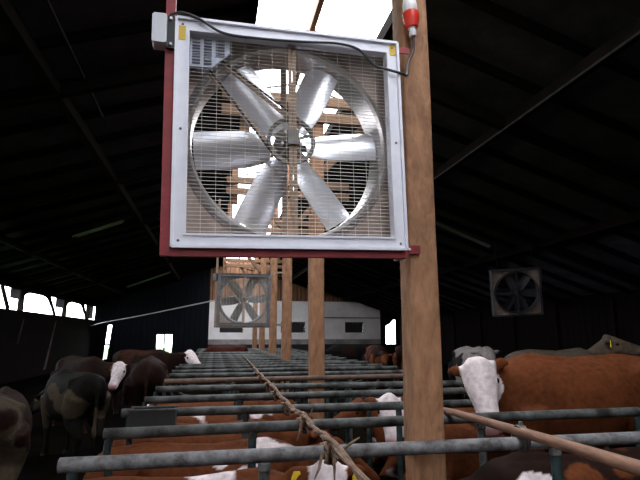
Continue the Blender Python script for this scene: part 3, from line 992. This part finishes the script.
def make_cow(label, loc, heading, pose, scale, base, patch, thr, seed, poll, face, roll=0.0, white_face=True, tags=0,
             group='cattle in the barn', spots=(), flop=0.0, tail=True, headscale=1.0, horns=False):
    """poll = world position of the top of the head, face = world direction poll to muzzle"""
    T = Matrix.Translation(loc) @ Matrix.Rotation(heading, 4, 'Z') @ Matrix.Scale(scale, 4)
    Ti = T.inverted()
    poll_l = Ti @ Vector(poll)
    fd = (Ti.to_3x3() @ Vector(face)).normalized()
    X, Y, Z = Vector((1, 0, 0)), Vector((0, 1, 0)), Vector((0, 0, 1))
    mb = MB()
    lie = pose == 'lie'
    dz = -0.56 if lie else 0.0
    wk = 1.10 if lie else 1.0
    tr_ = [(-.90, 1.19, .07, .09), (-.86, 1.18, .15, .17), (-.78, 1.15, .225, .23), (-.62, 1.11, .275, .30), (-.4, 1.05, .295, .35), (-.1, .99, .335, .39),
           (.2, .975, .345, .405), (.42, .995, .305, .41), (.6, 1.03, .25, .365), (.74, 1.05, .19, .28), (.84, 1.05, .11, .17)]
    mb.loft([((x, 0, z + dz), Y, Z, a * wk, b, 2.25) for x, z, a, b in tr_])
    # spine ridge and hook bones
    mb.loft(ring_path([(-.8, 0, 1.345 + dz), (-.5, 0, 1.37 + dz), (0, 0, 1.345 + dz), (.45, 0, 1.375 + dz), (.62, 0, 1.34 + dz)], [.05, .06, .055, .065, .05]))
    for s in (-1, 1):
        mb.loft(ring_path([(-.62, .13 * s, 1.33 + dz), (-.5, .235 * s * wk, 1.27 + dz), (-.38, .2 * s, 1.22 + dz)], [.05, .07, .05]))
        if not lie:
            fx = .50 + .05 * s * (1 if seed % 2 else -1)
            mb.loft(ring_path([(fx, .17 * s, .98), (fx + .01, .18 * s, .78), (fx + .02, .17 * s, .60), (fx + .02, .16 * s, .46), (fx + .01, .16 * s, .36), (fx, .16 * s, .16), (fx + .02, .16 * s, .10), (fx + .05, .16 * s, .03), (fx + .05, .16 * s, 0.0)],
                              [.15, .115, .08, .064, .046, .042, .052, .06, .062]))
            hx = -.03 * s * (1 if seed % 2 else -1)
            mb.loft(ring_path([(-.60 + hx, .16 * s, 1.08), (-.52 + hx, .19 * s, .86), (-.55 + hx, .19 * s, .68), (-.68 + hx, .18 * s, .54), (-.73 + hx, .17 * s, .46), (-.70 + hx, .17 * s, .34), (-.68 + hx, .17 * s, .16), (-.65 + hx, .17 * s, .09), (-.62 + hx, .17 * s, .03), (-.61 + hx, .17 * s, 0.0)],
                              [.2, .185, .13, .085, .065, .05, .044, .052, .06, .06]))
        else:
            mb.loft(ring_path([(.48, .2 * s, .34), (.68, .25 * s, .17), (.82, .25 * s, .09), (.62, .28 * s, .07), (.46, .28 * s, .06)], [.14, .10, .07, .05, .055]))
            mb.loft(ring_path([(-.62, .22 * s, .42), (-.3, .28 * s, .27), (-.08, .34 * s, .14), (-.3, .36 * s, .09), (-.5, .35 * s, .06), (-.62, .34 * s, .05)], [.2, .15, .09, .07, .05, .055]))
    # neck
    hup = (Z - fd * Z.dot(fd))
    if hup.length < 0.05:
        hup = (X - fd * X.dot(fd))
    hup.normalize()
    if roll:
        hup = Quaternion(fd, roll) @ hup
    hsd = fd.cross(hup).normalized()
    hs = headscale / 1.0
    n0 = Vector((.56, 0, 1.10 + dz))
    n1 = poll_l + fd * 0.10 * hs - hup * 0.12 * hs
    mid = n0.lerp(n1, .5) + Vector((0, 0, -.02))
    dN = (n1 - n0).normalized()
    sN = dN.cross(Z).normalized() if abs(dN.z) < .95 else Y
    uN = sN.cross(dN).normalized()
    mb.loft([(n0 - dN * .06, sN, uN, .17, .27), (n0.lerp(mid, .5), sN, uN, .145, .235), (mid, sN, uN, .12, .195), (mid.lerp(n1, .55), sN, uN, .105, .16), (n1, sN, uN, .095, .125)])
    # head
    hd = [(-.02, .055, .05, .05), (.02, .095, .085, .075), (.08, .115, .115, .105), (.15, .128, .125, .118), (.21, .118, .122, .118), (.28, .095, .108, .108), (.35, .080, .094, .095),
          (.42, .082, .084, .085), (.47, .088, .076, .08), (.51, .078, .062, .08), (.535, .045, .036, .08)]
    mb.loft([(poll_l + fd * t * hs - hup * (d * hs), hsd, hup, a * hs, b * hs, 2.5) for t, a, b, d in hd])
    ears = []
    for s in (-1, 1):
        e0 = poll_l + fd * .055 * hs - hup * .07 * hs + hsd * (s * .085 * hs)
        ed = (hsd * s - hup * (0.18 + flop) - fd * 0.12).normalized()
        es = (fd + hup * 0.0 - ed * fd.dot(ed)).normalized()
        eu = ed.cross(es).normalized()
        mb.loft([(e0, es, eu, .03, .026), (e0 + ed * .05, es, eu, .045, .026), (e0 + ed * .11, es, eu, .055, .024), (e0 + ed * .165, es, eu, .04, .021), (e0 + ed * .20, es, eu, .016, .016)])
        ears.append((e0, ed, es, eu))
    if tail:
        if lie:
            mb.loft(ring_path([(-.86, 0, .72), (-.95, .04, .55), (-.98, .1, .3), (-.9, .2, .08)], [.045, .032, .028, .03]))
        else:
            mb.loft(ring_path([(-.86, 0, 1.29), (-.93, 0, 1.2), (-.955, .01, .95), (-.95, .02, .7), (-.955, .02, .52), (-.95, .02, .40)], [.045, .036, .03, .028, .045, .02]))
    tmp = mb.build('tmp_body', None)
    rm = tmp.modifiers.new('r', 'REMESH'); rm.mode = 'VOXEL'; rm.voxel_size = VOX; rm.use_smooth_shade = True
    sm = tmp.modifiers.new('s', 'SMOOTH'); sm.factor = 0.5; sm.iterations = 4
    dg = bpy.context.evaluated_depsgraph_get()
    me = bpy.data.meshes.new_from_object(tmp.evaluated_get(dg))
    old = tmp.data
    bpy.data.objects.remove(tmp)
    bpy.data.meshes.remove(old)
    me.name = 'body'
    me.polygons.foreach_set('use_smooth', [True] * len(me.polygons))
    at = me.color_attributes.new('coat', 'FLOAT_COLOR', 'POINT')
    cols = []
    off_ = Vector((seed * 3.7, seed * 1.9, seed * 5.3))
    sp = [(Ti @ Vector(c), r / scale) for c, r in spots]
    for v in me.vertices:
        p = v.co
        nn = noise.noise(p * 2.1 + off_) + 0.35 * noise.noise(p * 5.3 + off_)
        k = min(1, max(0, (nn - thr) / 0.05))
        c = [base[i] * (1 - k) + patch[i] * k for i in range(3)]
        for cc, rr2 in sp:
            dd = (p - cc).length + 0.05 * noise.noise(p * 9 + off_)
            if dd < rr2:
                c = list(CREAM)
        h = p - poll_l
        tt = h.dot(fd) / hs
        lat = abs(h.dot(hsd)) / hs
        dep = -h.dot(hup) / hs
        if -0.1 < tt < .6 and lat < .16 and -.06 < dep < .26:
            wj = 0.02 * noise.noise(p * 14 + off_)
            if white_face and tt > -.03 + wj and dep < .175 - .08 * max(0, .2 - tt) / .2 + wj and not (lat > .125 and tt < .12):
                c = list(CREAM)
            if tt > .44:
                k = min(1, (tt - .44) / .05)
                c = [c[i] * (1 - k) + PINK[i] * k for i in range(3)] if white_face else [c[i] * (1 - .6 * k) for i in range(3)]
        if not lie and p.z < 0.05:
            c = [0.03, 0.025, 0.02]
        cols += [c[0], c[1], c[2], 1.0]
    at.data.foreach_set('color', cols)
    me.materials.append(M['coat'])
    root = thing('cow', label, 'cow', loc, (0, 0, heading), group)
    root.scale = (scale,) * 3
    link('body', me, root)
    # eyes, nostrils, ear tags
    for s in (-1, 1):
        c = poll_l + fd * .165 * hs - hup * .085 * hs + hsd * (s * .112 * hs)
        e = MB()
        e.loft([(c + fd * t, hsd, hup, a, a, 2) for t, a in ((-.026, .004), (-.02, .014), (-.01, .021), (0, .023), (.01, .021), (.02, .014), (.026, .004))])
        e.build('eye', 'eye', root, 'all')
        c = poll_l + fd * .505 * hs - hup * .052 * hs + hsd * (s * .046 * hs)
        e = MB()
        e.loft([(c + fd * t, hsd, hup, a, a * 1.2, 2) for t, a in ((-.02, .004), (-.012, .012), (0, .017), (.012, .012), (.02, .004))])
        e.build('nostril', 'nostril', root, 'all')
    for j, (e0, ed, es, eu) in enumerate(ears):
        if tags & (1 << j):
            c = e0 + ed * .12
            dn = Vector((0, 0, -1))
            nrm = (fd * 0.9 + hup * 0.3)
            nrm = (nrm - dn * nrm.dot(dn)).normalized()
            sd = dn.cross(nrm).normalized()
            prof = [(-.02, -.012), (.02, -.012), (.036, .03), (.034, .075), (-.034, .075), (-.036, .03)]
            c = c + nrm * .032
            a = [c + sd * x + dn * y + nrm * .004 for x, y in prof]
            b = [c + sd * x + dn * y - nrm * .004 for x, y in prof]
            n = len(prof)
            m_ = MB().add(a + b, [(i, (i + 1) % n, n + (i + 1) % n, n + i) for i in range(n)] + [tuple(range(n)), tuple(range(n, 2 * n))[::-1]])
            m_.build('ear_tag', 'tag', root)
    return root

FACE_CAM = (0, -1, 0)
W = math.pi  # heading towards -X
# right of the big post
make_cow('standing red brown cow with white face hanging down beside the big post', (3.28, 4.25, 0), W, 'stand', 1.035, BROWN, DBROWN, .75, 3,
         (2.185, 4.04, 1.45), (0.06, -0.24, -0.96), flop=0.45, headscale=1.14, roll=0.8)
make_cow('pale grey brown cow looking right behind the red brown cow', (4.95, 6.7, -0.06), math.radians(12), 'stand', 1.06, (0.10, 0.07, 0.046), (0.065, 0.05, 0.038), -.05, 4,
         (5.85, 6.75, 1.66), (0.75, -0.55, -0.35), white_face=False, tags=2)
make_cow('black and white cow standing far behind the white faced cow', (4.85, 9.0, -0.06), math.radians(-105), 'stand', 1.05, BLACK, (0.16, 0.14, 0.13), .02, 5,
         (4.62, 8.1, 1.46), (-0.2, -0.75, -0.6), white_face=False)
make_cow('brown cow lying under the wooden neck rail with pale chest', (2.55, 3.36, 0), W, 'lie', 0.97, DBROWN, BROWN, .35, 6,
         (1.62, 3.5, 0.66), (-0.75, 0.0, -0.62), white_face=False, spots=[((2.10, 3.10, 0.64), 0.15)])
make_cow('cow looking at the camera between the rails left of the big post', (2.78, 5.16, 0), W, 'lie', 0.95, BROWN, DBROWN, .5, 8,
         (1.79, 5.12, 1.05), (-0.05, -0.42, -0.9))
make_cow('brown cow lying in the right stalls beyond the looking cow', (2.72, 6.1, 0), W, 'lie', 0.95, BROWN, CREAM, .35, 18,
         (1.75, 6.12, 0.9), (-0.8, -0.2, -0.5), white_face=False)
# left row, heads towards the ridge line
make_cow('brown cow with yellow tags in both ears under the nearest rail', (-0.12, 3.37, 0), 0, 'lie', 0.95, BROWN, CREAM, .55, 9,
         (0.71, 3.20, 0.90), (-0.05, -0.55, -0.83), tags=3, flop=0.1)
make_cow('second lying brown cow of the left row with white shoulder patches', (0.0, 4.24, 0), 0, 'lie', 0.97, BROWN, CREAM, .55, 10,
         (1.02, 4.26, 0.82), (0.75, -0.1, -0.65), white_face=False, spots=[((0.06, 3.98, 0.80), 0.09), ((0.42, 4.1, 0.84), 0.13), ((0.33, 3.95, 0.6), 0.13)])
make_cow('third lying brown cow of the left row', (0.0, 5.15, 0), 0, 'lie', 0.97, BROWN, CREAM, .6, 11, (1.0, 5.13, 0.80), (0.8, -0.1, -0.6), white_face=False)
make_cow('fourth lying brown cow of the left row', (0.0, 6.1, 0), 0, 'lie', 0.97, BROWN, CREAM, .45, 12, (1.0, 6.1, 0.82), (0.8, 0.1, -0.6), white_face=False)
make_cow('fifth lying brown cow of the left row', (0.0, 7.15, 0), 0, 'lie', 0.97, BROWN, CREAM, .4, 13, (1.0, 7.18, 0.82), (0.8, 0.1, -0.6), white_face=False)
# left alley
make_cow('dim dappled cow at the left edge of the picture', (-2.15, 5.95, -0.2), math.radians(105), 'stand', 0.90, DBROWN, SHADED_TAN, .08, 14,
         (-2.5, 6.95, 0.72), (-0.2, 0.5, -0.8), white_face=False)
make_cow('dim grey and tan cow standing in the left alley', (-2.1, 8.6, -0.2), math.radians(125), 'stand', 0.92, SHADED_GREY, SHADED_TAN, .12, 15,
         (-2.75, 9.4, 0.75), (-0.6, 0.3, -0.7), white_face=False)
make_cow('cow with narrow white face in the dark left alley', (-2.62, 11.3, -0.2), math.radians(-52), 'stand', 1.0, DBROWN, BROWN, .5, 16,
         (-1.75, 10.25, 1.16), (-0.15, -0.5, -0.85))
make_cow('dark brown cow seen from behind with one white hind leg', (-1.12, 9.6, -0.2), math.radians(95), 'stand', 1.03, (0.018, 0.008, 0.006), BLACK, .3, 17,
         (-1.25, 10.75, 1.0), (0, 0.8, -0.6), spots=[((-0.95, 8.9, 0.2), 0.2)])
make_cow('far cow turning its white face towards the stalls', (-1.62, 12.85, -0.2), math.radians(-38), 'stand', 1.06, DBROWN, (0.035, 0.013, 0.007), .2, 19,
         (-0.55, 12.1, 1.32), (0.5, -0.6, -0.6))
make_cow('reddish cow standing far off in the left stalls', (0.42, 20.02, 0), W, 'stand', 0.9, (0.05, 0.014, 0.010), DBROWN, .4, 20,
         (-0.55, 20.02, 1.0), (-0.6, 0, -0.8), white_face=False)
make_cow('dark brown far cow standing at the right of the rails', (4.75, 14.6, -0.06), math.radians(-100), 'stand', 1.0, DBROWN, BROWN, .25, 21,
         (4.6, 13.5, 1.2), (-0.2, -0.6, -0.7), white_face=False)
make_cow('black far cow beyond the second post', (4.9, 18.2, -0.06), math.radians(175), 'stand', 0.97, BLACK, DBROWN, .2, 22,
         (3.8, 18.2, 1.1), (-0.7, -0.3, -0.6), white_face=False)
make_cow('far brown cow turned away near the bright corner', (6.3, 16.2, -0.06), math.radians(60), 'stand', 1.0, DBROWN, BROWN, .1, 23,
         (6.8, 17.2, 1.2), (0.2, 0.8, -0.5), white_face=False)
